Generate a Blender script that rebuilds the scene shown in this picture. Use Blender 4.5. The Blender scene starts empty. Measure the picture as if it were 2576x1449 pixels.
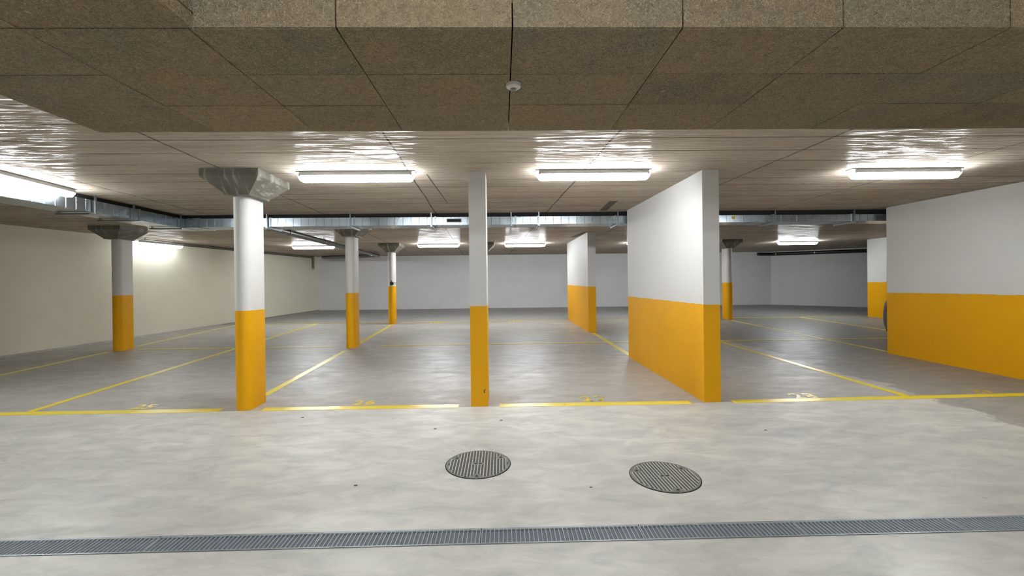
import bpy, math, random
from mathutils import Matrix, Vector
random.seed(7)
S = bpy.context.scene
C = S.collection
PI = math.pi
H = 2.875                      # ceiling height
FS = 0.0238                    # the floor falls gently towards the drain
def fz(y): return FS * (y - 5.0)

# ------------------------------------------------------------------ materials
def sl(c):
    c = c / 255.0
    return c / 12.92 if c <= 0.04045 else ((c + 0.055) / 1.055) ** 2.4
def rgb(r, g, b): return (sl(r), sl(g), sl(b), 1.0)

class NT:
    def __init__(s, name):
        s.m = bpy.data.materials.new(name); s.m.use_nodes = True
        s.t = s.m.node_tree; s.n = s.t.nodes; s.l = s.t.links
        s.b = s.n['Principled BSDF']; s.out = s.n['Material Output']
        s.co = s.n.new('ShaderNodeTexCoord')
        s.pos = s.n.new('ShaderNodeNewGeometry')
    def link(s, a, b): s.l.new(a, b)
    def mapped(s, scale, src=None, rot=(0, 0, 0), loc=(0, 0, 0)):
        mp = s.n.new('ShaderNodeMapping')
        mp.inputs['Scale'].default_value = scale; mp.inputs['Rotation'].default_value = rot
        mp.inputs['Location'].default_value = loc
        s.link(src or s.pos.outputs['Position'], mp.inputs['Vector']); return mp.outputs[0]
    def noise(s, vec, scale, detail=4, rough=.55, dist=0.0):
        n = s.n.new('ShaderNodeTexNoise'); n.inputs['Scale'].default_value = scale
        n.inputs['Detail'].default_value = detail; n.inputs['Roughness'].default_value = rough
        n.inputs['Distortion'].default_value = dist
        s.link(vec, n.inputs['Vector']); return n.outputs['Fac']
    def voro(s, vec, scale, feat='DISTANCE_TO_EDGE'):
        n = s.n.new('ShaderNodeTexVoronoi'); n.feature = feat
        n.inputs['Scale'].default_value = scale
        s.link(vec, n.inputs['Vector']); return n.outputs['Distance']
    def ramp(s, fac, stops):
        r = s.n.new('ShaderNodeValToRGB'); e = r.color_ramp.elements
        while len(e) < len(stops): e.new(.5)
        for el, (p, c) in zip(e, stops):
            el.position = p; el.color = c if len(c) == 4 else (*c, 1)
        s.link(fac, r.inputs[0]); return r.outputs[0]
    def g(s, fac, a, b, lo=0.0, hi=1.0):
        r = s.n.new('ShaderNodeMapRange'); r.inputs[1].default_value = a; r.inputs[2].default_value = b
        r.inputs[3].default_value = lo; r.inputs[4].default_value = hi
        s.link(fac, r.inputs[0]); return r.outputs[0]
    def mix(s, fac, a, b, mode='MIX'):
        m = s.n.new('ShaderNodeMix'); m.data_type = 'RGBA'; m.blend_type = mode
        for sock, v in ((m.inputs[0], fac), (m.inputs[6], a), (m.inputs[7], b)):
            if isinstance(v, (int, float)): sock.default_value = v
            elif isinstance(v, tuple): sock.default_value = v
            else: s.link(v, sock)
        return m.outputs[2]
    def math(s, op, a, b=None, c=None):
        m = s.n.new('ShaderNodeMath'); m.operation = op
        for i, v in enumerate((a, b, c)):
            if v is None: continue
            if isinstance(v, (int, float)): m.inputs[i].default_value = v
            else: s.link(v, m.inputs[i])
        return m.outputs[0]
    def xyz(s):
        q = s.n.new('ShaderNodeSeparateXYZ'); s.link(s.pos.outputs['Position'], q.inputs[0]); return q.outputs
    def bump(s, h, strength, dist=0.01, prev=None):
        b = s.n.new('ShaderNodeBump'); b.inputs['Strength'].default_value = strength
        b.inputs['Distance'].default_value = dist; s.link(h, b.inputs['Height'])
        if prev is not None: s.link(prev, b.inputs['Normal'])
        return b.outputs[0]
    def fin(s, col=None, rough=None, normal=None, metal=None, spec=None):
        for k, v in (('Base Color', col), ('Roughness', rough), ('Metallic', metal), ('Specular IOR Level', spec)):
            if v is None: continue
            if isinstance(v, (int, float, tuple)): s.b.inputs[k].default_value = v
            else: s.link(v, s.b.inputs[k])
        if normal is not None: s.link(normal, s.b.inputs['Normal'])
        return s.m

def m_floor():
    t = NT('trowelled_concrete_floor'); x, y, z = t.xyz()
    v = t.mapped((.55, 1.25, 1))
    big = t.noise(v, 1.1, 4, .6, .4)
    med = t.noise(t.mapped((2.0, 4.6, 1), rot=(0, 0, .18)), 1.3, 4, .65, .6)
    fine = t.noise(t.mapped((1, 1, 1)), 90, 3, .6)
    col = t.ramp(big, [(.30, rgb(178, 176, 168)), (.5, rgb(194, 192, 183)), (.70, rgb(208, 206, 196))])
    col = t.mix(t.g(med, .38, .66, 0, .5), col, rgb(142, 143, 144), 'MIX')
    col = t.mix(t.g(fine, .3, .8, 0, .16), col, rgb(205, 202, 194), 'MIX')
    # separate pours: the bays behind the first line are a darker slab, the slab by the right wall darker still
    wob = t.noise(t.mapped((1, 1, 1)), 1.7, 6, .7)
    bay = t.g(y, 5.365, 5.375)
    col = t.mix(t.math('MULTIPLY', bay, .5), col, rgb(150, 145, 142), 'MIX')
    xr = t.math('ADD', x, t.g(wob, .2, .8, -.45, .45))
    right = t.g(xr, 5.28, 5.34)
    near = t.g(t.math('ADD', y, t.g(wob, .2, .8, -.3, .3)), 3.95, 4.25)
    right = t.math('MULTIPLY', right, near)
    col = t.mix(t.math('MULTIPLY', right, .62), col, rgb(112, 114, 109), 'MIX')
    sp = t.noise(t.mapped((1, 1.3, 1)), 5.5, 2, .5)
    col = t.mix(t.g(sp, .745, .78, 0, .55), col, rgb(110, 106, 98), 'MIX')
    far = t.g(y, 15.0, 15.1)  # floor past the last line darkened as painted shading towards the back wall
    col = t.mix(t.math('MULTIPLY', far, .5), col, rgb(108, 109, 110), 'MIX')
    ro = t.g(med, .3, .7, .36, .56)
    nb = t.bump(t.noise(t.mapped((3, 3, 3)), 3.0, 3, .6), .12, .02)
    return t.fin(col, ro, nb, spec=.45)

def m_ceiling():
    t = NT('board_formed_concrete_ceiling'); x, y, z = t.xyz()
    big = t.noise(t.mapped((.35, 1.3, 1)), 1.2, 4, .6, .3)
    col = t.ramp(big, [(.3, rgb(166, 155, 141)), (.52, rgb(181, 169, 155)), (.72, rgb(194, 183, 170))])
    st = t.noise(t.mapped((.5, 7, 1)), 2.2, 4, .65)
    col = t.mix(t.g(st, .35, .75, 0, .4), col, rgb(152, 140, 126), 'MIX')
    # board seams across, panel seams in depth
    def seam(coord, period, off, w):
        a = t.math('SUBTRACT', coord, off); a = t.math('DIVIDE', a, period)
        f = t.math('FRACT', a); f = t.math('SUBTRACT', f, .5); f = t.math('ABSOLUTE', f)
        f = t.math('SUBTRACT', .5, f); f = t.math('MULTIPLY', f, period)
        return t.g(f, w * .5, w, 1, 0)
    wob = t.noise(t.mapped((1.0, 1, 1)), 2.0, 4)
    yy = t.math('ADD', y, t.g(wob, .2, .8, -.008, .008)); xx = t.math('ADD', x, t.g(wob, .2, .8, -.012, .012))
    xx = t.math('ADD', xx, t.math('MULTIPLY', y, .045))
    s1 = seam(yy, .41, .07, .016); s2 = seam(xx, 2.13, .90 + .36 - 2.13, .014)
    brk = t.g(t.noise(t.mapped((.45, 3, 1)), 1.5, 3), .36, .50)
    s1 = t.math('MULTIPLY', s1, brk)
    col = t.mix(t.math('MULTIPLY', s1, .75), col, rgb(88, 80, 72)); col = t.mix(t.math('MULTIPLY', s2, .8), col, rgb(66, 60, 54))
    sp = t.noise(t.mapped((2, 3.2, 1)), 3.2, 2, .5)
    col = t.mix(t.g(sp, .76, .79, 0, .6), col, rgb(84, 77, 69))
    w1 = t.noise(t.mapped((.55, 9, 1)), 2.6, 3, .55)
    w2 = t.noise(t.mapped((1.2, 22, 1)), 3.0, 2, .6)
    hgt = t.math('ADD', t.math('MULTIPLY', w1, 1.0), t.math('MULTIPLY', w2, .35))
    nb = t.bump(hgt, .6, .014)
    sm = t.noise(t.mapped((.8, 9, 1)), 2.4, 4, .66)
    ro = t.g(sm, .40, .62, .62, .26)
    return t.fin(col, ro, nb, spec=t.g(sm, .52, .60, .0, .13))

def m_woodwool():
    t = NT('wood_wool_panel')
    isl = t.pos.outputs['Random Per Island']
    warp = t.noise(t.mapped((1, 1, 1)), 14, 3, .6)
    mp = t.n.new('ShaderNodeVectorMath'); mp.operation = 'ADD'
    cmb = t.n.new('ShaderNodeCombineXYZ')
    for i in range(3): t.link(t.math('MULTIPLY', warp, .10), cmb.inputs[i])
    t.link(t.pos.outputs['Position'], mp.inputs[0]); t.link(cmb.outputs[0], mp.inputs[1])
    f1 = t.voro(t.mapped((1.0, 2.6, 2.0), mp.outputs[0], rot=(0, 0, .5)), 34)
    f2 = t.voro(t.mapped((2.4, 1.0, 1.6), mp.outputs[0], rot=(.4, 0, -.6)), 40)
    fib = t.math('MINIMUM', f1, f2)
    base = t.ramp(isl, [(0, rgb(122, 110, 94)), (.3, rgb(162, 143, 112)), (.5, rgb(136, 127, 112)), (.75, rgb(168, 148, 116)), (1, rgb(126, 118, 100))])
    n = t.noise(t.mapped((1, 1, 1)), 3.2, 5, .6)
    base = t.mix(t.g(n, .38, .66, 0, .6), base, rgb(172, 148, 110))
    n2 = t.noise(t.mapped((1, 1, 1)), 26, 4, .7)
    base = t.mix(t.g(n2, .42, .66, 0, .55), base, rgb(106, 93, 78))
    pit = t.noise(t.mapped((1, 1, 1)), 75, 3, .6)
    col = t.mix(t.g(fib, .0, .07, .62, 0), base, rgb(222, 208, 180))
    col = t.mix(t.g(pit, .60, .68, 0, .6), col, rgb(90, 78, 58))
    h = t.math('ADD', t.g(fib, 0, .09, 1, 0), t.g(pit, .35, .65, .6, -1.2))
    return t.fin(col, .95, t.bump(h, .8, .006), spec=.1)

def m_paint(name, c, rough=.55, bumpy=.12, scale=60, var=.06, spec=.4):
    t = NT(name)
    n = t.noise(t.mapped((1, 1, 1)), 1.4, 4, .6)
    dark = tuple(v * (1 - var * 2) for v in c[:3]) + (1,)
    col = t.mix(t.g(n, .35, .7), c, dark)
    nb = t.bump(t.noise(t.mapped((1, 1, 1)), scale, 3, .6), bumpy, .004)
    return t.fin(col, rough, nb, spec=spec)

def m_simple(name, c, rough=.5, metal=0.0, spec=.5, emit=None, strength=0):
    t = NT(name); n = t.noise(t.mapped((1, 1, 1)), 22, 3, .6)
    dark = tuple(v * .86 for v in c[:3]) + (1,)
    m = t.fin(t.mix(t.g(n, .35, .7), c, dark), rough, None, metal, spec)
    if emit:
        t.b.inputs['Emission Color'].default_value = emit; t.b.inputs['Emission Strength'].default_value = strength
    return m

def m_cap():
    t = NT('raw_concrete_capital')
    n = t.noise(t.mapped((1, 1, 1)), 5, 5, .65)
    col = t.ramp(n, [(.3, rgb(98, 95, 86)), (.55, rgb(114, 111, 102)), (.75, rgb(132, 130, 121))])
    st = t.noise(t.mapped((13, 3, 1.2), rot=(0, .55, 0)), 1.7, 4, .6)
    col = t.mix(t.g(st, .55, .62, 0, .42), col, rgb(186, 184, 174))
    return t.fin(col, .55, t.bump(st, .5, .01), spec=.5)

def m_galv():
    t = NT('galvanised_sheet')
    v = t.voro(t.mapped((1, 1, 1)), 40, 'F1')
    n = t.noise(t.mapped((1, 1, 1)), 3.0, 3, .5)
    col = t.mix(t.g(v, .1, .7), rgb(188, 198, 204), rgb(176, 187, 194))
    col = t.mix(t.g(n, .4, .7, 0, .35), col, rgb(156, 170, 178))
    return t.fin(col, t.g(n, .3, .7, .22, .30), None, 1.0)

def m_line(name, wear=.62, soft=.12, c=rgb(232, 206, 36)):
    t = NT(name)
    n = t.noise(t.mapped((1, 1, 1)), 9, 6, .7); n2 = t.noise(t.mapped((1, 1, 1)), 1.3, 3, .5)
    col = t.mix(t.g(n2, .3, .7), c, rgb(238, 218, 90))
    m = t.fin(col, .30, None, spec=.55)
    tr = t.n.new('ShaderNodeBsdfTransparent'); mx = t.n.new('ShaderNodeMixShader')
    t.link(t.g(n, wear, wear + soft), mx.inputs[0]); t.link(t.b.outputs[0], mx.inputs[1]); t.link(tr.outputs[0], mx.inputs[2])
    t.link(mx.outputs[0], t.out.inputs[0]); return m

M = dict(
    floor=m_floor(), ceil=m_ceiling(), wool=m_woodwool(), cap=m_cap(), galv=m_galv(),
    lwall=m_paint('warm_grey_wall_paint', rgb(232, 228, 209), .5, .25, 90, .03, .45),
    white=m_paint('white_wall_paint', rgb(216, 215, 212), .6, .25, 120, .02),
    wall=m_paint('grey_white_wall_paint', rgb(212, 212, 212), .5, .25, 110, .03, .5),
    yellow=m_paint('ochre_yellow_paint', rgb(236, 171, 0), .5, .2, 120, .03, .25),
    line=m_line('yellow_line_paint', .66, .1), num=m_line('number_paint', .62, .12, rgb(228, 200, 60)),
    worn=m_line('worn_number_paint', .44, .2), vworn=m_line('faded_number_paint', .34, .45, rgb(214, 192, 98)),
    lamp=m_simple('lit_diffuser', rgb(240, 244, 250), .4, 0, .5, (.93, .97, 1, 1), 80),
    lamp4=m_simple('lit_diffuser_wall', rgb(240, 244, 250), .4, 0, .5, (.93, .97, 1, 1), 19),
    lamp2=m_simple('lit_diffuser_rear', rgb(240, 244, 250), .4, 0, .5, (.93, .97, 1, 1), 108), lamp3=m_simple('lit_diffuser_lane', rgb(240, 244, 250), .4, 0, .5, (.93, .97, 1, 1), 92),
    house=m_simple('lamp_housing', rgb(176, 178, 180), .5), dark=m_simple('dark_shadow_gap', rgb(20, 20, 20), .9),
    iron=m_simple('cast_iron', rgb(118, 118, 112), .5, .2), ironlite=m_simple('worn_iron_rib', rgb(214, 212, 204), .5, .1),
    irondark=m_simple('iron_pocket', rgb(46, 46, 43), .7), blk=m_simple('black_hole', rgb(14, 13, 12), .9),
    grate=m_simple('grating_bar', rgb(172, 178, 182), .45, .2), pan=m_simple('drain_pan', rgb(90, 97, 106), .6),
    plastic=m_simple('white_plastic', rgb(214, 206, 200), .4), lens=m_simple('grey_lens', rgb(120, 122, 112), .3),
    pipe=m_simple('grey_steel_pipe', rgb(120, 120, 118), .3, .8), bpipe=m_simple('black_plastic_pipe', rgb(26, 26, 30), .35),
    rod=m_simple('steel_hanger', rgb(150, 156, 158), .35, .9), disc=m_simple('washer', rgb(150, 138, 112), .6),
    patch=m_simple('mortar_patch', rgb(98, 88, 77), .8), sticker=m_simple('yellow_sticker', rgb(206, 176, 40), .5),
    carp=m_simple('silver_grey_car_paint', rgb(120, 122, 122), .3, .5), tyre=m_simple('tyre_rubber', rgb(24, 24, 24), .8),
    rim=m_simple('alloy_rim', rgb(170, 172, 174), .3, .8), glass=m_simple('car_glass', rgb(22, 26, 28), .08),
    tail=m_simple('red_tail_lens', rgb(150, 8, 12), .2), trim=m_simple('black_trim', rgb(30, 30, 30), .6),
    stain=m_simple('floor_chip', rgb(92, 88, 80), .7), box=m_simple('dark_switch_plastic', rgb(48, 48, 48), .5),
)

# ------------------------------------------------------------------ mesh helpers
class MB:
    def __init__(s): s.v = []; s.f = []
    def add(s, vs, fs):
        o = len(s.v); s.v += [tuple(p) for p in vs]; s.f += [tuple(o + i for i in f) for f in fs]; return s
    def box(s, x0, x1, y0, y1, z0, z1):
        return s.add([(x0, y0, z0), (x1, y0, z0), (x1, y1, z0), (x0, y1, z0), (x0, y0, z1), (x1, y0, z1), (x1, y1, z1), (x0, y1, z1)],
                     [(0, 3, 2, 1), (4, 5, 6, 7), (0, 1, 5, 4), (1, 2, 6, 5), (2, 3, 7, 6), (3, 0, 4, 7)])
    def slab(s, x0, x1, y0, y1, t0, t1):      # a box lying on the sloped floor
        return s.add([(x0, y0, fz(y0) + t0), (x1, y0, fz(y0) + t0), (x1, y1, fz(y1) + t0), (x0, y1, fz(y1) + t0),
                      (x0, y0, fz(y0) + t1), (x1, y0, fz(y0) + t1), (x1, y1, fz(y1) + t1), (x0, y1, fz(y1) + t1)],
                     [(0, 3, 2, 1), (4, 5, 6, 7), (0, 1, 5, 4), (1, 2, 6, 5), (2, 3, 7, 6), (3, 0, 4, 7)])
    def loft(s, rings, cap=True, closed=True):
        n = len(rings[0]); o = len(s.v)
        for r in rings: s.v += [tuple(p) for p in r]
        for k in range(len(rings) - 1):
            for i in range(n if closed else n - 1):
                a = o + k * n + i; b = o + k * n + (i + 1) % n
                s.f.append((a, b, b + n, a + n))
        if cap:
            s.f.append(tuple(o + i for i in reversed(range(n)))); s.f.append(tuple(o + (len(rings) - 1) * n + i for i in range(n)))
        return s
    def prism(s, pts, z0, z1):
        g0 = z0 if callable(z0) else (lambda x, y: z0); g1 = z1 if callable(z1) else (lambda x, y: z1)
        return s.loft([[(x, y, g0(x, y)) for x, y in pts], [(x, y, g1(x, y)) for x, y in pts]])
    def tube(s, a, b, r, n=16, cap=True):
        a = Vector(a); b = Vector(b); d = (b - a).normalized()
        u = d.orthogonal().normalized(); w = d.cross(u)
        rr = [[tuple(p + (u * math.cos(t * 2 * PI / n) + w * math.sin(t * 2 * PI / n)) * r) for t in range(n)] for p in (a, b)]
        return s.loft(rr, cap)
    def lathe(s, prof, c, n=32):
        rings = [[(c[0] + r * math.cos(t * 2 * PI / n), c[1] + r * math.sin(t * 2 * PI / n), c[2] + z) for t in range(n)] for r, z in prof]
        return s.loft(rings, True)
    def build(s, name, mat, parent=None, smooth=False, bevel=0, loc=None):
        me = bpy.data.meshes.new(name); me.from_pydata(s.v, [], s.f); me.update()
        import bmesh
        bm = bmesh.new(); bm.from_mesh(me); bmesh.ops.recalc_face_normals(bm, faces=bm.faces); bm.to_mesh(me); bm.free()
        me.materials.append(M[mat] if isinstance(mat, str) else mat)
        if smooth:
            for p in me.polygons: p.use_smooth = True
            try: me.set_sharp_from_angle(angle=math.radians(38))
            except Exception: pass
        o = bpy.data.objects.new(name, me); C.objects.link(o)
        if loc: o.location = loc
        if parent:
            o.parent = parent
        if bevel:
            b = o.modifiers.new('bevel', 'BEVEL'); b.width = bevel; b.segments = 2; b.limit_method = 'ANGLE'
        return o

def tag(o, label=None, cat=None, group=None, kind=None):
    if label: o['label'] = label
    if cat: o['category'] = cat
    if group: o['group'] = group
    if kind: o['kind'] = kind
    return o
def empty(name, loc=(0, 0, 0), rz=0):
    o = bpy.data.objects.new(name, None); C.objects.link(o); o.location = loc; o.rotation_euler = (0, 0, rz)
    o.empty_display_size = .1; return o
def copy_tree(o, parent=None, glow=None):
    c = o.copy(); C.objects.link(c)
    if glow and o.name.startswith('diffuser'):
        c.data = o.data.copy(); c.data.materials[0] = M[glow]
    if parent: c.parent = parent
    for ch in list(o.children): copy_tree(ch, c, glow)
    return c

# ------------------------------------------------------------------ setting
DY0, DY1 = 2.635, 2.805        # the slot of the drainage channel
XA, XB, YA, YB = -13.5, 19.0, -5.0, 21.6
fl = MB()
fl.slab(XA, XB, YA, DY0, -.3, 0); fl.slab(XA, XB, DY1, YB, -.3, 0)
fl.slab(XA, -5.2, DY0, DY1, -.3, 0); fl.slab(6.2, XB, DY0, DY1, -.3, 0); fl.slab(-5.2, 6.2, DY0, DY1, -.3, -.09)
tag(fl.build('floor', 'floor'), 'grey trowelled concrete garage floor', kind='structure')

PX = -1.435                    # left side of the raised ceiling bay over the lane
cl = MB()
cl.box(XA, XB, 2.16, YB, H, H + .25); cl.box(XA, PX - .05, YA, 2.16, H, H + .25); cl.box(PX - .05, XB, YA, 2.16, 3.25, 3.4)
cl.box(PX - .15, PX - .05, YA, 2.16, H + .25, 3.3); cl.box(PX - .05, XB, 2.16, 2.26, H + .25, 3.3)
tag(cl.build('ceiling', 'ceil'), 'raw board-formed concrete ceiling', kind='structure')

# lowered part of the ceiling clad with wood wool panels
sf = MB(); G = .0035
xs = [-3.12, -2.24, -1.46, -.77, .065, .885, 1.67, 2.50, 3.35, 4.2, 5.05, 5.9, 6.75, 7.6, 8.5]
ys = [2.11, 2.57, 3.01, 3.515]
for i in range(len(xs) - 1):
    for j in range(len(ys) - 1):
        d = random.uniform(0, .0025)
        sf.box(xs[i] + G, xs[i + 1] - G, ys[j] + G, ys[j + 1] - G, 2.72 + d, 2.79)
yl = [2.11, 1.65, 1.2, .75, .3, -.15, -.6, -1.05, -1.5, -1.95, -2.4, -2.9, -3.4, -3.9, -4.4, -4.95]
for i in range(2):
    for j in range(len(yl) - 1):
        x1 = xs[i + 1] if i == 0 else PX + .0
        sf.box(xs[i] + G, x1 - G, yl[j + 1] + G, yl[j] - G, 2.72 + random.uniform(0, .0025), 2.79)
xv = [PX - .004, -.77, .065, .885, 1.67, 2.50, 3.35, 4.2, 5.05, 5.9, 6.75, 7.6, 8.5]
for i in range(len(xv) - 1): sf.box(xv[i] + G, xv[i + 1] - G, 2.105, 2.16, 2.724, 3.25)
for j in range(0, len(yl) - 2, 2): sf.box(PX - .05, PX - .001, yl[j + 2] + G, yl[j] - G, 2.795, 3.25)
soff = sf.build('trim_1', 'wool'); tag(soff, 'lowered ceiling strip clad in brown wood wool panels', kind='structure')
core = MB(); core.box(-3.10, 8.5, 2.163, 3.50, 2.785, H); core.box(-3.10, PX - .052, YA, 2.16, 2.785, H)
core.build('backing', 'dark', soff)
studs = [(.257, 2.331), (.715, 2.32), (-.878, 2.373), (-1.28, 2.34), (-.113, 2.795), (.237, 2.792), (.70, 2.784), (1.043, 2.797), (1.058, 2.337),
         (-.127, 3.29), (.467, 3.289), (1.515, 3.253), (-1.629, 3.264), (-1.387, 2.798), (-1.606, 2.802), (-2.065, 1.984), (-1.59, 1.944), (-2.433, 2.378), (1.535, 2.795), (1.177, 2.894)]
for k, (x, y) in enumerate(studs):
    m = MB(); m.lathe([(.013, 0), (.012, -.003), (.004, -.0035)], (x, y, 2.7215), 14)
    m.build('fixing_disc', 'disc', soff, True)

def wall_prism(name, pts, z0, z1, mat, label):
    m = MB(); m.prism(pts, z0, z1); return tag(m.build(name, mat), label, kind='structure')
zb = lambda x, y: fz(y) - .05
def lx(y): return -10.42 + (y - 9.2) * .158
wall_prism('wall_left', [(lx(YA) - .3, YA), (lx(YA), YA), (lx(20.85), 20.85), (lx(20.85) - .3, 21.1)], zb, H + .02, 'lwall', 'long off-white painted concrete wall on the left')
wall_prism('wall_back', [(lx(20.85) - .02, 20.85), (12.75, 20.62), (12.9, 20.95), (lx(20.85) - .02, 21.15)], zb, H + .02, 'wall', 'plain grey-white wall across the far end')
wall_prism('wall_right', [(12.75, 20.62), (17.6, 16.9), (17.9, 17.2), (12.9, 20.95)], zb, H + .02, 'wall', 'angled grey-white wall at the far right')
wall_prism('wall_side', [(17.6, 16.9), (17.6, YA), (17.9, YA), (17.9, 17.2)], zb, 3.3, 'wall', 'white wall closing the right side')
wall_prism('wall_front', [(-13.2, YA), (17.9, YA), (17.9, YA - .2), (-13.2, YA - .2)], zb, 3.4, 'wall', 'white wall behind the lane')

# low kerb-like render strip at the foot of the left wall
m = MB(); y0, y1 = YA, 20.8
m.add([(lx(y0), y0, fz(y0)), (lx(y0) + .05, y0, fz(y0)), (lx(y1) + .05, y1, fz(y1)), (lx(y1), y1, fz(y1)),
       (lx(y0), y0, fz(y0) + .035), (lx(y0) + .03, y0, fz(y0) + .03), (lx(y1) + .03, y1, fz(y1) + .03), (lx(y1), y1, fz(y1) + .035)],
      [(0, 3, 2, 1), (4, 5, 6, 7), (0, 1, 5, 4), (1, 2, 6, 5), (2, 3, 7, 6), (3, 0, 4, 7)])
tag(m.build('baseboard_left', 'floor'), 'cement fillet at the foot of the left wall', kind='structure')

# ------------------------------------------------------------------ columns and partition walls
def stadium(cx, y0, y1, r, n=14, z=0):
    p = []
    for k in range(n + 1):
        a = PI + k * PI / n; p.append((cx + r * math.cos(a), y0 + r + r * math.sin(a), z))
    for k in range(n + 1):
        a = k * PI / n; p.append((cx + r * math.cos(a), y1 - r + r * math.sin(a), z))
    return p
def rect(x0, x1, y0, y1, z): return [(x0, y0, z), (x1, y0, z), (x1, y1, z), (x0, y1, z)]

def column(cx, y0, band, label, y_len=.44, w=.105, cap_dx=.03, cap_b=2.60, skirt=.085, seam=False):
    base = (cx, y0 + y_len / 2, fz(y0 + y_len / 2))
    root = empty('column', base); tag(root, label, 'column', 'white and yellow oblong columns')
    L = lambda ring: [(x - base[0], y - base[1], z - base[2]) for x, y, z in ring]
    def ring(z): return L([(x, y, z) for x, y, _ in stadium(cx, y0, y0 + y_len, w)])
    def ringf(): return L([(x, y, fz(y) - .01) for x, y, _ in stadium(cx, y0, y0 + y_len, w)])
    MB().loft([ringf(), ring(band)]).build('painted_base', 'yellow', root, True)
    MB().loft([ring(band), ring(cap_b + .004)]).build('shaft', 'white', root, True)
    yc = y0 + y_len / 2 - .075; xc = cx + cap_dx
    m = MB()
    m.loft([L(rect(xc - .15, xc + .15, yc - .225, yc + .225, cap_b)), L(rect(xc - .155, xc + .155, yc - .23, yc + .23, cap_b + .02)),
            L(rect(xc - .34, xc + .34, yc - .38, yc + .38, H - skirt)), L(rect(xc - .34, xc + .34, yc - .38, yc + .38, H + .004))])
    cp = m.build('capital', 'cap', root, False, .006)
    if seam:
        s_ = MB(); s_.loft([L(rect(xc - .03, xc - .012, yc - .236, yc - .225, cap_b + .01)), L(rect(xc - .05, xc - .032, yc - .386, yc - .375, H - skirt)),
                            L(rect(xc - .05, xc - .032, yc - .386, yc - .375, H - .01))])
        s_.build('formwork_seam', 'ironlite', cp)
    return root
column(-3.165, 5.385, 1.217, 'nearest oblong column, white over yellow, between bays 25 and 26')
column(-8.57, 9.93, 1.356, 'leftmost column, white over yellow, in front of the left wall', cap_dx=.0)
column(-3.40, 9.87, 1.344, 'second column back in the row behind the nearest column', cap_dx=.03)
c4 = column(-3.66, 14.55, 1.476, 'slim far column carrying a small dark box', cap_dx=.02, seam=True)
column(-.60, 14.55, 1.47, 'far column hidden behind the thin square pillar, only its dark capital showing', cap_dx=.02)
column(7.57, 14.45, 1.456, 'far column just right of the big partition wall', cap_dx=-.04)

def partition(name, x0, x1, y0, y1, band, label, cat, group=None, dx=0.0, jit=.004):
    """white upper part and hand-painted yellow base with a slightly uneven edge"""
    base = ((x0 + x1) / 2, (y0 + y1) / 2, fz((y0 + y1) / 2)); root = empty(name, base); tag(root, label, cat, group)
    pts = []
    n = max(2, int((y1 - y0) / .05))
    for k in range(5): pts.append((x0 + (x1 - x0) * k / 4, y0))
    for k in range(1, n): pts.append((x1 + dx * k / n, y0 + (y1 - y0) * k / n))
    for k in range(5): pts.append((x1 + dx + (x0 - x1) * k / 4, y1))
    for k in range(1, n): pts.append((x0 + dx * (1 - k / n), y1 - (y1 - y0) * k / n))
    bz = [band(y) + random.uniform(-jit, jit) for x, y in pts]
    L = lambda x, y, z: (x - base[0], y - base[1], z - base[2])
    r0 = [L(x, y, fz(y) - .01) for x, y in pts]; r1 = [L(x, y, b) for (x, y), b in zip(pts, bz)]; r2 = [L(x, y, H + .005) for x, y in pts]
    MB().loft([r0, r1]).build('painted_base', 'yellow', root)
    MB().loft([r1, r2]).build('upper_wall', 'white', root)
    return root
pil = partition('pillar', -.395, -.188, 5.38, 5.86, lambda y: 1.236, 'slender square-edged pillar, white over yellow, between bays 26 and 27', 'pillar', jit=.001)
partition('partition_wall', 2.478, 2.685, 5.38, 8.355, lambda y: 1.217 + (y - 5.38) * .007, 'large free-standing partition wall, white over yellow, between bays 27 and 28', 'wall', 'white and yellow partition walls', dx=-.08)
partition('partition_wall', 2.325, 2.54, 11.88, 15.16, lambda y: 1.405 + (y - 11.9) * .012, 'smaller-looking partition wall further back, behind the thin pillar on its right', 'wall', 'white and yellow partition walls', dx=-.065)
partition('partition_wall', 7.53, 7.74, 5.38, 8.31, lambda y: 1.248, 'partition wall at the right edge, filling the frame side', 'wall', 'white and yellow partition walls', dx=-.14, jit=.006)
partition('partition_wall', 12.66, 12.87, 11.9, 14.86, lambda y: 1.412, 'far right partition wall half hidden by the right-edge wall', 'wall', 'white and yellow partition walls', dx=-.12, jit=.006)

# little nick at the foot of the thin pillar
m = MB(); m.add([(.052, -.2415, .16), (.070, -.2415, .165), (.066, -.2415, .185), (.075, -.2415, .21), (.060, -.2415, .205), (.050, -.2415, .18)], [(0, 1, 2, 3, 4, 5)])
m.build('chipped_spot', 'stain', pil)

# small switch box with cable on the slim far column
bx = empty('junction_box', (-3.61, 14.54, 1.565)); tag(bx, 'small dark round box strapped to the slim far column', 'junction box')
m = MB(); m.tube((0, -.055, 0), (0, .005, 0), .06, 8); m.build('housing', 'box', bx)
MB().tube((-.01, -.03, .05), (-.01, -.03, .11), .012, 8).build('cable_gland', 'box', bx)
for z in (-.02, .025):
    MB().box(.05, .15, -.012, -.004, z - .006, z + .006).build('strap', 'box', bx)

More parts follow.
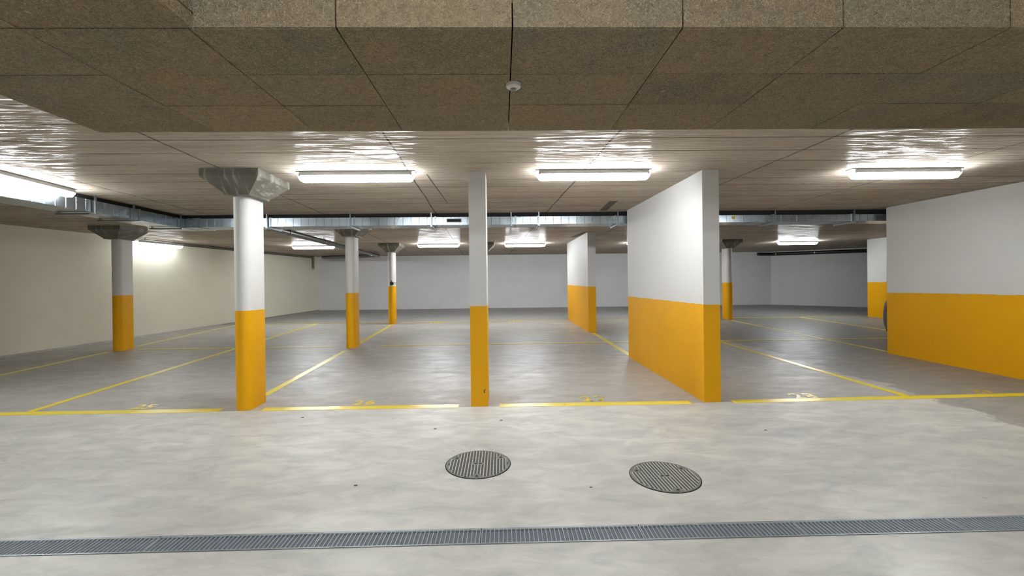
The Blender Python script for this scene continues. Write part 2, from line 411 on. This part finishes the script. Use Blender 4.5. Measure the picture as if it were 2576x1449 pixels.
# ------------------------------------------------------------------ painted lines and numbers
def line(x0, y0, x1, y1, label, w=.115, mat='line'):
    h = .0026 if 'cross line' in label else 0
    d = Vector((x1 - x0, y1 - y0)); L = d.length; d.normalize(); nrm = Vector((-d.y, d.x)) * w / 2
    n = max(1, int(L / .12)); m = MB(); ra = []; 
    for k in range(n + 1):
        p = Vector((x0, y0)) + d * (L * k / n); j = random.uniform(-.002, .002); j2 = random.uniform(-.002, .002)
        a = p + nrm * (1 + j * 18); b = p - nrm * (1 + j2 * 18)
        ra.append([(a.x, a.y, fz(a.y) + .0005 + h), (a.x, a.y, fz(a.y) + .0028 + h), (b.x, b.y, fz(b.y) + .0028 + h), (b.x, b.y, fz(b.y) + .0005 + h)])
    m.loft(ra); o = m.build('parking_line', mat); tag(o, label, 'parking line', 'yellow painted parking lines'); return o
FY = 5.43
line(-11.0, FY + .02, -3.43, FY, 'front line of the bays left of the nearest column, passing under number 25', .13)
line(-2.93, FY, -.55, FY - .01, 'front line of bay 26 between the nearest column and the thin pillar', .13)
line(-.05, FY - .02, 2.31, FY - .04, 'front line of bay 27 between the thin pillar and the big partition wall', .13)
line(2.83, FY - .04, 7.35, FY + .04, 'front line of bays 28 and 29 running out at the right edge', .13)
line(-5.78, 5.49, -6.28, 15.0, 'long diagonal side line on the left of bay 25', .10)
line(-8.36, 5.6, -8.67, 9.86, 'near half of the side line closest to the left wall, left of the leftmost column', .10)
line(-8.68, 10.6, -8.92, 15.0, 'far half of the side line closest to the left wall, behind the leftmost column', .10)
line(-3.245, 6.05, -3.385, 9.55, 'side line from the nearest column to the second column', .105)
line(-3.41, 10.5, -3.60, 14.4, 'side line from the second column to the slim far column', .105)
line(5.13, 5.46, 4.97, 10.05, 'side line between bays 28 and 29', .105)
line(2.47, 8.5, 2.43, 11.8, 'short side line joining the two partition walls in the middle', .105)
line(7.53, 8.45, 7.47, 14.3, 'side line from the right-edge wall back to the far right column', .10)
line(10.12, 10.2, 10.25, 15.0, 'farthest right side line leading to the far right partition wall', .10)
line(-8.20, 10.10, -3.85, 10.09, 'cross line behind bay 25 between the leftmost and second columns', .09)
line(-2.80, 10.15, 12.6, 10.08, 'long cross line behind bays 26 to 28', .09)
line(-8.75, 15.12, -3.90, 15.07, 'farthest cross line left of the slim far column', .09)
line(-3.45, 15.07, 2.2, 15.06, 'farthest cross line between the slim far column and the rear partition wall', .09)
line(2.4, 15.06, 7.35, 15.0, 'farthest cross line right of the rear partition wall', .09)
line(7.9, 14.98, 12.4, 15.0, 'farthest cross line at the far right', .09)

def number(txt, x, y, size, mat, label, sp=1.0, shear=0.0):
    cu = bpy.data.curves.new('t', 'FONT'); cu.body = txt; cu.size = size; cu.space_character = sp; cu.shear = shear; cu.offset = .006
    cu.extrude = .0008; cu.resolution_u = 6
    ob = bpy.data.objects.new('t', cu); C.objects.link(ob); bpy.context.view_layer.update()
    me = bpy.data.meshes.new_from_object(ob.evaluated_get(bpy.context.evaluated_depsgraph_get()))
    bpy.data.objects.remove(ob); me.materials.clear(); me.materials.append(M[mat])
    o = bpy.data.objects.new('bay_number', me); C.objects.link(o)
    o.location = (x, y, fz(y) + .0018); o.rotation_euler = (math.atan(FS), 0, 0)
    tag(o, label, 'number', 'bay numbers painted on the floor'); return o
number('25', -4.64, 5.545, .255, 'num', 'painted number 25 on the floor left of the nearest column')
number('26', -1.90, 5.545, .255, 'num', 'painted number 26 on the floor between column and thin pillar', 1.15)
number('27', .985, 5.515, .30, 'worn', 'worn painted number 27 on the floor', 1.25)
number('28', 3.70, 5.49, .29, 'worn', 'worn painted number 28 right of the big partition wall', 1.15)
number('29', 6.10, 5.55, .27, 'vworn', 'nearly rubbed-out number 29 at the right edge', 1.1)
for x, lab in ((-2.22, 'illegible far floor number left of the thin pillar'), (.43, 'illegible far floor number right of the thin pillar')):
    m = MB()
    for k in range(4):
        xx = x - .2 + k * .12
        m.slab(xx, xx + .05, 14.72 + .02 * (k % 2), 15.0, .001, .003)
    m.slab(x - .2, x + .22, 14.93, 15.0, .001, .003)
    tag(m.build('bay_number', 'num'), lab, 'number', 'bay numbers painted on the floor')

# ------------------------------------------------------------------ lamps
def make_lamp(L=1.38):
    root = empty('ceiling_light', (0, 0, 0)); h = L / 2
    m = MB(); m.box(-h - .015, h + .015, -.055, .055, -.012, .004); m.build('mounting_plate', 'house', root, False, .002)
    m = MB(); m.box(-h + .02, h - .02, -.057, .057, -.050, -.012); m.build('housing', 'house', root, False, .003)
    prof = [(-.050, -.034), (-.055, -.050), (-.050, -.086), (-.034, -.106), (.034, -.106), (.050, -.086), (.055, -.050), (.050, -.034)]
    rings = []
    for xx, k, dz in ((-h + .055, .55, .0), (-h + .012, .97, 0), (-h + .0, 1.0, 0)):
        pass
    def R(x, top, bot):
        out = []
        for y, z in prof:
            f = (z + .034) / (-.072); out.append((x, y * top * .92, -.046 - f * bot))
        return out
    rings = [R(-h, .92, .010), R(-h + .010, .97, .035), R(-h + .032, 1.0, .064), R(-h + .05, 1.0, .072),
             R(h - .05, 1.0, .072), R(h - .032, 1.0, .064), R(h - .010, .97, .035), R(h, .92, .010)]
    MB().loft(rings).build('diffuser', 'lamp', root, True)
    for s_ in (-1, 1):
        m = MB(); m.box(s_ * (h - .03) - .012, s_ * (h - .03) + .012, -.0595, .0595, -.060, -.040); m.build('clip', 'house', root)
    return root
lamps = [
    ((-1.735, 5.36, H), 0, 'long ceiling light just right of the nearest column'),
    ((1.13, 5.36, H), 0, 'long ceiling light between thin pillar and big partition wall'),
    ((5.04, 5.40, H), 0, 'long ceiling light at the upper right'),
    ((-5.80, 5.50, H), PI / 2 + .12, 'ceiling light cut by the left edge, running in depth beside the duct'),
    ((-6.30, 14.92, H), 0, 'small far ceiling light left of the second column'),
    ((-2.10, 14.75, H), 0, 'small far ceiling light left of the thin pillar'),
    ((.80, 14.94, H), 0, 'small far ceiling light right of the thin pillar'),
    ((5.03, 15.1, H), 0, 'far ceiling light peeping out left of the big partition wall'),
    ((10.35, 15.2, H), 0, 'far ceiling light right of the big partition wall'),
]
lp = make_lamp()
for i, (loc, rz, lab) in enumerate(lamps):
    o = lp if i == 0 else copy_tree(lp, None, 'lamp2' if loc[1] > 9 else 'lamp')
    o.location = loc; o.rotation_euler = (0, 0, rz); tag(o, lab, 'light', 'tube-shaped ceiling lights')
# lamp on the left wall below the conduits
wl = copy_tree(lp, None, 'lamp4'); a = math.atan(.158)
yy = 12.6; wl.location = (lx(yy) + .30, yy, 2.79); wl.rotation_euler = (0, 0, PI / 2 - a)
wl.name = 'wall_light'; tag(wl, 'bright lamp beside the left wall behind the leftmost column', 'light')
for s_ in (-.45, .45): MB().tube((s_, 0, 0), (s_, 0, H - 2.79), .006, 8).build('suspension_rod', 'rod', wl)
# unseen lamps over the lane; the second and right ones added as fill
for loc, rz, lab in (((-.1, -.3, 3.25), 0, 'lamp over the lane in the raised ceiling bay'), ((1.4, -3.4, 3.25), 0, 'added second lamp over the lane, well behind the photographer'), ((-5.4, .4, H), PI / 2, 'lamp over the lane at the left, outside the view'),
                     ((6.5, -1.6, 3.25), 0, 'added lamp over the lane at the right, outside the view')):
    o = copy_tree(lp, None, 'lamp3'); o.location = loc; o.rotation_euler = (0, 0, rz); tag(o, lab, 'light', 'tube-shaped ceiling lights')

# ------------------------------------------------------------------ motion sensor
se = empty('motion_sensor', (.085, 2.70, 2.722)); tag(se, 'small round white sensor on the wood wool ceiling', 'sensor')
MB().lathe([(.046, 0), (.047, -.008), (.043, -.020), (.030, -.028), (.022, -.029)], (0, 0, 0), 40).build('casing', 'plastic', se, True)
MB().lathe([(.0205, -.026), (.019, -.033), (.012, -.037), (.004, -.038)], (0, 0, 0), 30).build('lens', 'lens', se, True)

# ------------------------------------------------------------------ ventilation duct
dt = empty('ventilation_duct', (-6.2, 8.6, 2.64)); tag(dt, 'rectangular galvanised ventilation duct turning the corner under the ceiling', 'duct')
def DL(x, y, z): return (x + 6.2, y - 8.6, z - 2.64)
Z0, Z1 = 2.642, 2.808
def zt(x): return Z1 - (x + 6) * .0026
joints = [-5.7, -4.37, -2.79, -1.26, .27, .70, 2.2, 3.75, 5.28, 6.83, 8.4, 9.9]
for a, b in zip(joints[:-1], joints[1:]):
    n = max(2, round((b - a) / .15)); m = MB(); rings = []
    tl = random.uniform(-.002, .002)
    for k in range(n + 1):
        x = a + (b - a) * k / n
        for dx, dy in ((-.004, random.uniform(-.0012, .0012)), (.0, .006), (.004, random.uniform(-.0012, .0012))) if 0 < k < n else ((0, 0),):
            o2 = tl
            rings.append([DL(x + dx, 8.45 + dy, Z0 + .002), DL(x + dx, 8.45 + dy + o2, zt(x)), DL(x + dx, 8.9, zt(x)), DL(x + dx, 8.9, Z0 + .002)])
    m.loft(rings); m.build('duct_section', 'galv', dt)
for (a, b) in ((8.9, 7.45), (7.45, 6.65), (6.65, 5.2), (5.2, 3.7), (3.7, 2.2), (2.2, .7)):
    n = max(2, round((a - b) / .15)); m = MB(); rings = []
    for k in range(n + 1):
        y = a + (b - a) * k / n
        for dy, dx in ((.004, random.uniform(-.001, .001)), (0, .005), (-.004, random.uniform(-.001, .001))) if 0 < k < n else ((0, 0),):
            o2 = 0
            rings.append([DL(-6.0 - dx, y + dy, Z0 - .01), DL(-6.0 - dx + o2, y + dy, Z1), DL(-6.46, y + dy, Z1), DL(-6.46, y + dy, Z0 - .01)])
    m.loft(rings); m.build('duct_section', 'galv', dt)
m = MB(); m.box(*[v for p in zip(DL(-6.46, 8.44, Z0 - .006), DL(-5.7, 8.91, Z1 + .004)) for v in p]); m.build('corner_piece', 'galv', dt)
m = MB(); m.box(*[v for p in zip(DL(-6.3, 8.50, 2.79), DL(9.9, 8.85, H + .003)) for v in p]); m.box(*[v for p in zip(DL(-6.4, .7, 2.79), DL(-6.05, 8.50, H + .003)) for v in p]); m.build('gap_shadow_strip', 'dark', dt)  # dark strip standing in for the shadow between duct and ceiling
for a, b in zip(joints[:-1], joints[1:]):
    m = MB(); m.box(*[v for p in zip(DL(a - .012, 8.437, Z0 - .008), DL(a + .012, 8.915, zt(a) + .012)) for v in p]); m.build('flange', 'rod', dt)
for y in (7.45, 5.2, 3.7, 2.2):
    m = MB(); m.box(*[v for p in zip(DL(-6.475, y - .012, Z0 - .018), DL(-5.985, y + .012, Z1 + .012)) for v in p]); m.build('flange', 'rod', dt)
for x in (-4.42, -2.86, -1.33, .19, .72, 2.24, 3.8, 5.30, 6.86):
    m = MB()
    for yy in (8.425, 8.925): m.box(*[v for p in zip(DL(x - .010, yy - .012, Z0 - .03), DL(x + .010, yy + .012, H)) for v in p])
    m.box(*[v for p in zip(DL(x - .018, 8.40, Z0 - .034), DL(x + .018, 8.95, Z0 - .010)) for v in p])
    m.build('hanger', 'rod', dt)
for y in (8.35, 7.3, 6.62, 4.6, 2.6):
    m = MB()
    for xx in (-5.965, -6.495): m.box(*[v for p in zip(DL(xx - .012, y - .010, Z0 - .04), DL(xx + .012, y + .010, H)) for v in p])
    m.box(*[v for p in zip(DL(-6.53, y - .018, Z0 - .044), DL(-5.94, y + .018, Z0 - .020)) for v in p])
    m.build('hanger', 'rod', dt)
gr = MB(); x0, x1 = -1.045, -.755
gr.box(*[v for p in zip(DL(x0, 8.436, 2.688), DL(x1, 8.452, 2.70)) for v in p]); gr.box(*[v for p in zip(DL(x0, 8.436, 2.752), DL(x1, 8.452, 2.764)) for v in p])
gr.box(*[v for p in zip(DL(x0, 8.436, 2.70), DL(x0 + .014, 8.452, 2.752)) for v in p]); gr.box(*[v for p in zip(DL(x1 - .014, 8.436, 2.70), DL(x1, 8.452, 2.752)) for v in p])
gf = gr.build('vent_grille', 'house', dt)
m = MB(); m.box(*[v for p in zip(DL(x0 + .014, 8.443, 2.70), DL(x1 - .014, 8.45, 2.752)) for v in p]); m.build('opening', 'blk', gf)
for k in range(1, 7):
    xx = x0 + .014 + (x1 - x0 - .028) * k / 7; m = MB(); m.box(*[v for p in zip(DL(xx - .002, 8.439, 2.70), DL(xx + .002, 8.444, 2.752)) for v in p]); m.build('slat', 'box', gf)
m = MB(); m.tube(DL(4.50, 8.452, 2.735), DL(4.50, 8.440, 2.735), .035, 8); m.build('sticker', 'sticker', dt)

# ------------------------------------------------------------------ pipes
pp = empty('steel_pipe', (-4.9, 9.4, 2.755)); tag(pp, 'round grey steel pipe running from the duct back to the far wall', 'pipe')
b0 = Vector((-4.9, 9.4, 2.755))
def PL(x, y, z): return (x - b0.x, y - b0.y, z - b0.z)
p0 = (-4.90, 9.4, 2.755); p1 = (-5.21, 18.6, 2.765)
m = MB(); m.tube(PL(*p0), PL(*p1), .07, 20); m.build('pipe_run', 'pipe', pp, True)
m = MB(); m.tube(PL(-5.15, 18.6, 2.765), PL(-7.8, 19.4, 2.765), .07, 20); m.build('pipe_run', 'pipe', pp, True)
for f in (.10, .34, .62, .9):
    q = [p0[i] + (p1[i] - p0[i]) * f for i in range(3)]
    m = MB(); m.tube(PL(q[0], q[1], q[2] + .06), PL(q[0], q[1], H - .002), .008, 8); m.tube(PL(q[0], q[1] - .02, q[2]), PL(q[0], q[1] + .02, q[2]), .08, 18); m.build('pipe_hanger', 'rod', pp, True)

bp = empty('black_pipe', (12.0, 20.4, 2.77)); tag(bp, 'black plastic pipe slung under the ceiling along the far right wall', 'pipe')
m = MB()
pts = [(12.05, 20.50, 2.765), (12.75, 20.45, 2.755), (17.3, 16.95, 2.71)]
for a, b in zip(pts[:-1], pts[1:]): m.tube([a[0] - 12, a[1] - 20.4, a[2] - 2.77], [b[0] - 12, b[1] - 20.4, b[2] - 2.77], .075, 16)
m.build('pipe_run', 'bpipe', bp, True)
for f in (.02, .28, .6, .85):
    q = [pts[1][i] + (pts[2][i] - pts[1][i]) * f for i in range(3)]
    d = Vector((pts[2][0] - pts[1][0], pts[2][1] - pts[1][1], 0)).normalized()
    m = MB(); c = Vector((q[0] - 12, q[1] - 20.4, q[2] - 2.77)); m.tube(c - d * .02, c + d * .02, .082, 16); m.tube(c + Vector((0, 0, .07)), c + Vector((0, 0, H - q[2])), .008, 6)
    m.build('pipe_hanger', 'rod', bp, True)

cd = empty('conduit', (lx(13) + .05, 13, 2.85)); tag(cd, 'pair of thin grey conduits along the top of the left wall', 'conduit')
for z, off in ((2.80, .035), (2.845, .06)):
    m = MB(); m.tube((lx(12.0) + off - (lx(13) + .05), 12.0 - 13, z - 2.85), (lx(20.3) + off - (lx(13) + .05), 20.3 - 13, z - 2.85), .018, 10); m.build('conduit_tube', 'pipe', cd, True)
ds = empty('hanging_bracket', (lx(20.0) + .28, 19.9, 2.872)); tag(ds, 'short grey post hanging from the ceiling by the far left corner', 'bracket')
MB().box(-.05, .05, -.03, .03, -.62, 0.004).build('post', 'pipe', ds, False, .004)
m = MB(); m.tube((.01, -.03, -.60), (.01, -.075, -.64), .045, 14); m.build('nozzle', 'plastic', ds, True)

# mortar patches on the ceiling
m = MB(); m.prism([(-.925, 5.5), (-.912, 5.5), (-.895, 7.45), (-.905, 7.45)], H - .002, H + .002); tag(m.build('ceiling_joint', 'patch'), 'short dark joint in the ceiling left of the thin pillar top', 'joint')
for pts_, lab in (([(1.864, 8.33), (2.002, 8.33), (1.961, 7.38), (1.825, 7.38)], 'dark rectangular patch in the ceiling left of the big partition wall'),
                  ([(2.07, 13.1), (2.2, 13.1), (2.33, 11.77), (2.19, 11.77)], 'dark rectangular patch in the ceiling by the rear partition wall'),
                  ([(-3.9, 11.6), (-3.72, 11.6), (-3.74, 11.35), (-3.9, 11.35)], 'tiny dark patch in the ceiling near the second column')):
    m = MB(); m.prism(pts_, H - .004, H + .002); tag(m.build('ceiling_patch', 'patch'), lab, 'patch')

# ------------------------------------------------------------------ manhole covers
def manhole(cx, cy, R, label, rot=0.0, lite=True):
    root = empty('manhole_cover', (cx, cy, fz(cy) + .001), rot); root.rotation_euler = (math.atan(FS), 0, rot)
    tag(root, label, 'manhole cover', 'round cast iron covers in the lane')
    m = MB(); n = 72
    def ring(r, z): return [(r * math.cos(t * 2 * PI / n), r * math.sin(t * 2 * PI / n), z) for t in range(n)]
    m.loft([ring(R + .004, -.006), ring(R + .004, .0015), ring(R - .004, .0015), ring(R - .004, -.006)], False); m.build('seat_ring', 'blk', root)
    m = MB(); m.loft([ring(R - .003, -.006), ring(R - .003, .004), ring(R - .010, .0045), ring(R - .012, .002), ring(.002, .002)], True); m.build('plate', 'iron', root)
    holes = [(0, -R * .86), (-R * .70, R * .42), (R * .70, R * .42)]
    def free(x, y, r=.035):
        if math.hypot(x, y) > R - .016: return False
        if abs(x) < .045 and abs(y) < .018: return False
        return all(math.hypot(x - a, y - b) > r for a, b in holes)
    rb = MB(); cb = MB(); pk = MB(); pitch = .0262; K = int(R / pitch)
    for i in range(-K, K + 1):
        x = i * pitch; step = .006; y = -R; run = None
        while y <= R + step:
            ok = free(x, y)
            if ok and run is None: run = y
            if not ok and run is not None:
                if y - run > .02: rb.box(x - .0019, x + .0019, run, y - step, .002, .0062)
                run = None
            y += step
    J = int(R / .0155)
    for i in range(-K - 1, K + 1):
        for j in range(-J, J + 1):
            x = (i + .5) * pitch; y = j * .0155
            if free(x, y) and free(x + .008, y) and free(x - .008, y): pk.box(x - .0075, x + .0075, y - .0045, y + .0045, .0018, .0026)
    rb.build('tread_rib', 'ironlite', root); pk.build('tread_pocket', 'irondark', root)
    for a, b in holes:
        bo = MB().lathe([(.020, 0), (.020, .0050), (.012, .0050)], (a, b, 0), 20).build('lifting_boss', 'iron', root)
        MB().lathe([(.0115, .0048), (.0115, .0056), (.002, .0056)], (a, b, 0), 16).build('bolt_hole', 'blk', bo)
    for s_ in (-.020, .020): MB().box(s_ - .011, s_ + .011, -.0055, .0055, .0, .0045).build('key_slot', 'blk', root)
    MB().box(-.006, .006, -R - .008, -R + .006, .0, .004).build('rim_lug', 'iron', root)
    return root
manhole(-.222, 3.755, .274, 'round iron manhole cover nearer the middle of the lane')
manhole(1.268, 3.455, .268, 'round iron manhole cover further right, nearer the drain', .06)

# ------------------------------------------------------------------ drainage channel
def chan():
    root = empty('drain_channel', (0, (DY0 + DY1) / 2, fz(2.72))); tag(root, 'long slot drain channel crossing the lane in the foreground', 'drain')
    z0 = fz(2.72)
    def b(m, x0, x1, y0, y1, a, c): m.box(x0, x1, y0 - 2.72, y1 - 2.72, a, c)
    m = MB(); b(m, -5.19, 6.19, DY0 + .001, DY1 - .001, -.085, -.028); m.build('channel_bed', 'pan', root)
    for y in (DY0 + .001, DY1 - .008): m = MB(); b(m, -5.19, 6.19, y, y + .007, -.05, .002); m.build('edge_rail', 'rod', root)
    return root
chan()
names = ['drain grate section at the left edge of the photo', 'second drain grate section from the left', 'third drain grate section from the left, ending below the left manhole cover',
         'middle drain grate section lying between the two manhole covers', 'drain grate section starting just below the right manhole cover', 'drain grate section second from the right edge of the photo', 'drain grate section running out at the right edge']
gx = [-5.18, -2.15, -1.15, -.15, .85, 1.85, 2.85, 6.18]
for i in range(7):
    x0, x1 = gx[i] + .003, gx[i + 1] - .003; xc = (x0 + x1) / 2
    g_ = empty('drain_grate', (xc, 2.72, fz(2.72) + .0)); tag(g_, names[i], 'grate', 'drain grate sections')
    g_.rotation_euler = (math.atan(FS), 0, 0)
    y0, y1 = DY0 + .010 - 2.72, DY1 - .010 - 2.72
    m = MB(); m.box(x0 - xc, x1 - xc, y0, y0 + .005, -.025, .001); m.box(x0 - xc, x1 - xc, y1 - .005, y1, -.025, .001)
    m.box(x0 - xc, x0 - xc + .004, y0, y1, -.025, .001); m.box(x1 - xc - .004, x1 - xc, y0, y1, -.025, .001); m.build('frame', 'grate', g_)
    m = MB(); n = int((x1 - x0) / .0265)
    for k in range(1, n):
        x = x0 - xc + (x1 - x0) * k / n; m.box(x - .0017, x + .0017, y0 + .005, y1 - .005, -.022, .0)
    o = m.build('bearing_bars', 'grate', g_); o['kind'] = 'stuff'
    m = MB(); m.box(x0 - xc, x1 - xc, y0 + .004, y1 - .004, -.012, -.008); m.build('mesh_infill', 'pan', g_)

# small chips and dropped crumbs in the lane
for i, (x, y, s_, lab) in enumerate(((-1.147, 3.419, .022, 'dark crumb on the lane left of the covers'), (.652, 3.304, .012, 'tiny dark crumb between the two covers'),
                                     (2.654, 4.409, .020, 'dark leaf-like speck right of the covers'), (-.719, 4.631, .022, 'small grey chip behind the left cover'),
                                     (-.03, 4.86, .024, 'small grey chip in front of bay 27'), (-2.3, 5.09, .022, 'small dark chip in front of bay 26'))):
    m = MB(); n = 9
    r = [s_ * random.uniform(.6, 1.1) for _ in range(n)]
    m.loft([[(r[k] * math.cos(k * 2 * PI / n), r[k] * .7 * math.sin(k * 2 * PI / n), 0) for k in range(n)],
            [(r[k] * .6 * math.cos(k * 2 * PI / n), r[k] * .4 * math.sin(k * 2 * PI / n), .004) for k in range(n)]])
    tag(m.build('debris_chip', 'stain', loc=(x, y, fz(y))), lab, 'debris')

# ------------------------------------------------------------------ parked car behind the right-edge wall
def car():
    W2, Lc = .85, 3.95
    x0, yt = 8.42, 9.755
    cx, cy = x0 + W2, yt - Lc / 2
    root = empty('car', (cx, cy, fz(cy))); root.rotation_euler = (math.atan(FS), 0, 0)
    tag(root, 'silver-grey car behind the right-edge wall, only a sliver of its tail showing', 'car')
    # stations from nose (-Y) to tail (+Y): y, half width, sill z, belt z, roof z, roof half width
    st = [(-1.97, .55, .28, .52, .54, .50), (-1.90, .72, .20, .64, .66, .66), (-1.70, .80, .18, .74, .76, .70), (-1.2, .84, .18, .84, .87, .72), (-.85, .85, .18, .90, .95, .70),
          (-.45, .85, .18, .93, 1.24, .63), (-.05, .85, .18, .94, 1.42, .60), (.5, .85, .18, .95, 1.47, .60), (1.1, .85, .18, .96, 1.44, .59), (1.5, .84, .19, .97, 1.34, .57),
          (1.75, .82, .20, .97, 1.14, .56), (1.88, .79, .22, .93, 1.00, .58), (1.955, .73, .26, .70, .72, .64), (1.975, .66, .32, .58, .60, .58)]
    rings = []
    for y, hw, zs, zbel, zr, hr in st:
        half = [(0, zs), (hw * .8, zs), (hw * .97, zs + .08), (hw * 1.0, (zs + zbel) / 2), (hw * .985, zbel - .06), (hw * .94, zbel), (hr + (hw * .94 - hr) * .15, zr - .06 if zr - zbel > .1 else zr - .01), (hr * .85, zr), (0, zr + .015)]
        rings.append([(x, y, z) for x, z in half] + [(-x, y, z) for x, z in reversed(half[1:-1])])
    b = MB(); b.loft(rings); body = b.build('body', 'carp', root, True)
    sub = body.modifiers.new('s', 'SUBSURF'); sub.levels = 2; sub.render_levels = 2
    for s_ in (-1, 1):
        m = MB(); m.add([(s_ * .83, -.60, .965), (s_ * .83, 1.45, 1.0), (s_ * .665, 1.25, 1.35), (s_ * .655, -.02, 1.36)], [(0, 1, 2, 3)])
        m.add([(s_ * .80, -.60, .965), (s_ * .80, 1.45, 1.0), (s_ * .62, 1.25, 1.35), (s_ * .62, -.02, 1.36)], [(0, 3, 2, 1)]); m.build('side_window', 'glass', root)
        for yy in (-1.25, 1.25):
            w = MB(); w.tube((s_ * .66, yy, .30), (s_ * .855, yy, .30), .30, 28); wo = w.build('wheel', 'tyre', root, True)
            w = MB(); w.tube((s_ * .80, yy, .30), (s_ * .862, yy, .30), .19, 20); w.build('rim', 'rim', wo, True)
        m = MB(); m.loft([[(s_ * .70, 1.80, .66), (s_ * .835, 1.66, .68), (s_ * .80, 1.62, .90), (s_ * .66, 1.74, .92)], [(s_ * .68, 1.935, .66), (s_ * .812, 1.80, .68), (s_ * .80, 1.76, .90), (s_ * .66, 1.885, .92)]])
        m.build('tail_light', 'tail', root, False, .006)
        MB().box(min(s_ * .86, s_ * 1.0), max(s_ * .86, s_ * 1.0), -.62, -.50, .92, 1.04).build('wing_mirror', 'carp', root, False, .02)
    m = MB(); m.loft([[(-.80, 1.72, .2), (.80, 1.72, .2), (.80, 1.72, .34), (-.80, 1.72, .34)], [(-.66, 1.93, .22), (.66, 1.93, .22), (.68, 1.95, .34), (-.68, 1.95, .34)]]); m.build('rear_valance', 'trim', root, False, .01)
    return root
car()

# ------------------------------------------------------------------ camera
f, cxp, cyp, ya, pi_, ro = 1108.93, 1287.13, 718.80, 0.02176, -0.00392, -0.01245
Ry = Matrix(((math.cos(ya), -math.sin(ya), 0), (math.sin(ya), math.cos(ya), 0), (0, 0, 1)))
Rp = Matrix(((1, 0, 0), (0, math.cos(pi_), math.sin(pi_)), (0, -math.sin(pi_), math.cos(pi_))))
A = Rp @ Ry; R_, F_, U_ = A[0].copy(), A[1].copy(), A[2].copy()
c, s = math.cos(ro), math.sin(ro)
r2 = R_ * c + U_ * s; u2 = -R_ * s + U_ * c
cam = bpy.data.cameras.new('camera'); co = bpy.data.objects.new('camera', cam); C.objects.link(co)
co.matrix_world = Matrix(((r2.x, u2.x, -F_.x, 0), (r2.y, u2.y, -F_.y, 0), (r2.z, u2.z, -F_.z, 1.5), (0, 0, 0, 1)))
cam.sensor_width = 36; cam.lens = f / 2576 * 36; cam.shift_x = (1288 - cxp) / 2576; cam.shift_y = (cyp - 724.5) / 2576
cam.clip_start = .05; cam.clip_end = 100
S.camera = co

w = bpy.data.worlds.new('world'); S.world = w; w.use_nodes = True
w.node_tree.nodes['Background'].inputs[0].default_value = (0, 0, 0, 1); w.node_tree.nodes['Background'].inputs[1].default_value = 0
S.view_settings.view_transform = 'Standard'; S.view_settings.look = 'None'; S.view_settings.gamma = 1; S.view_settings.exposure = 0.40
S.view_settings.use_curve_mapping = False
S.cycles.use_denoising = True; S.cycles.max_bounces = 7; S.cycles.diffuse_bounces = 5; S.cycles.glossy_bounces = 3; S.cycles.transparent_max_bounces = 4; S.cycles.sample_clamp_indirect = 6
S.cycles.use_adaptive_sampling = True; S.cycles.adaptive_threshold = .025; S.cycles.adaptive_min_samples = 16; S.cycles.time_limit = 1000
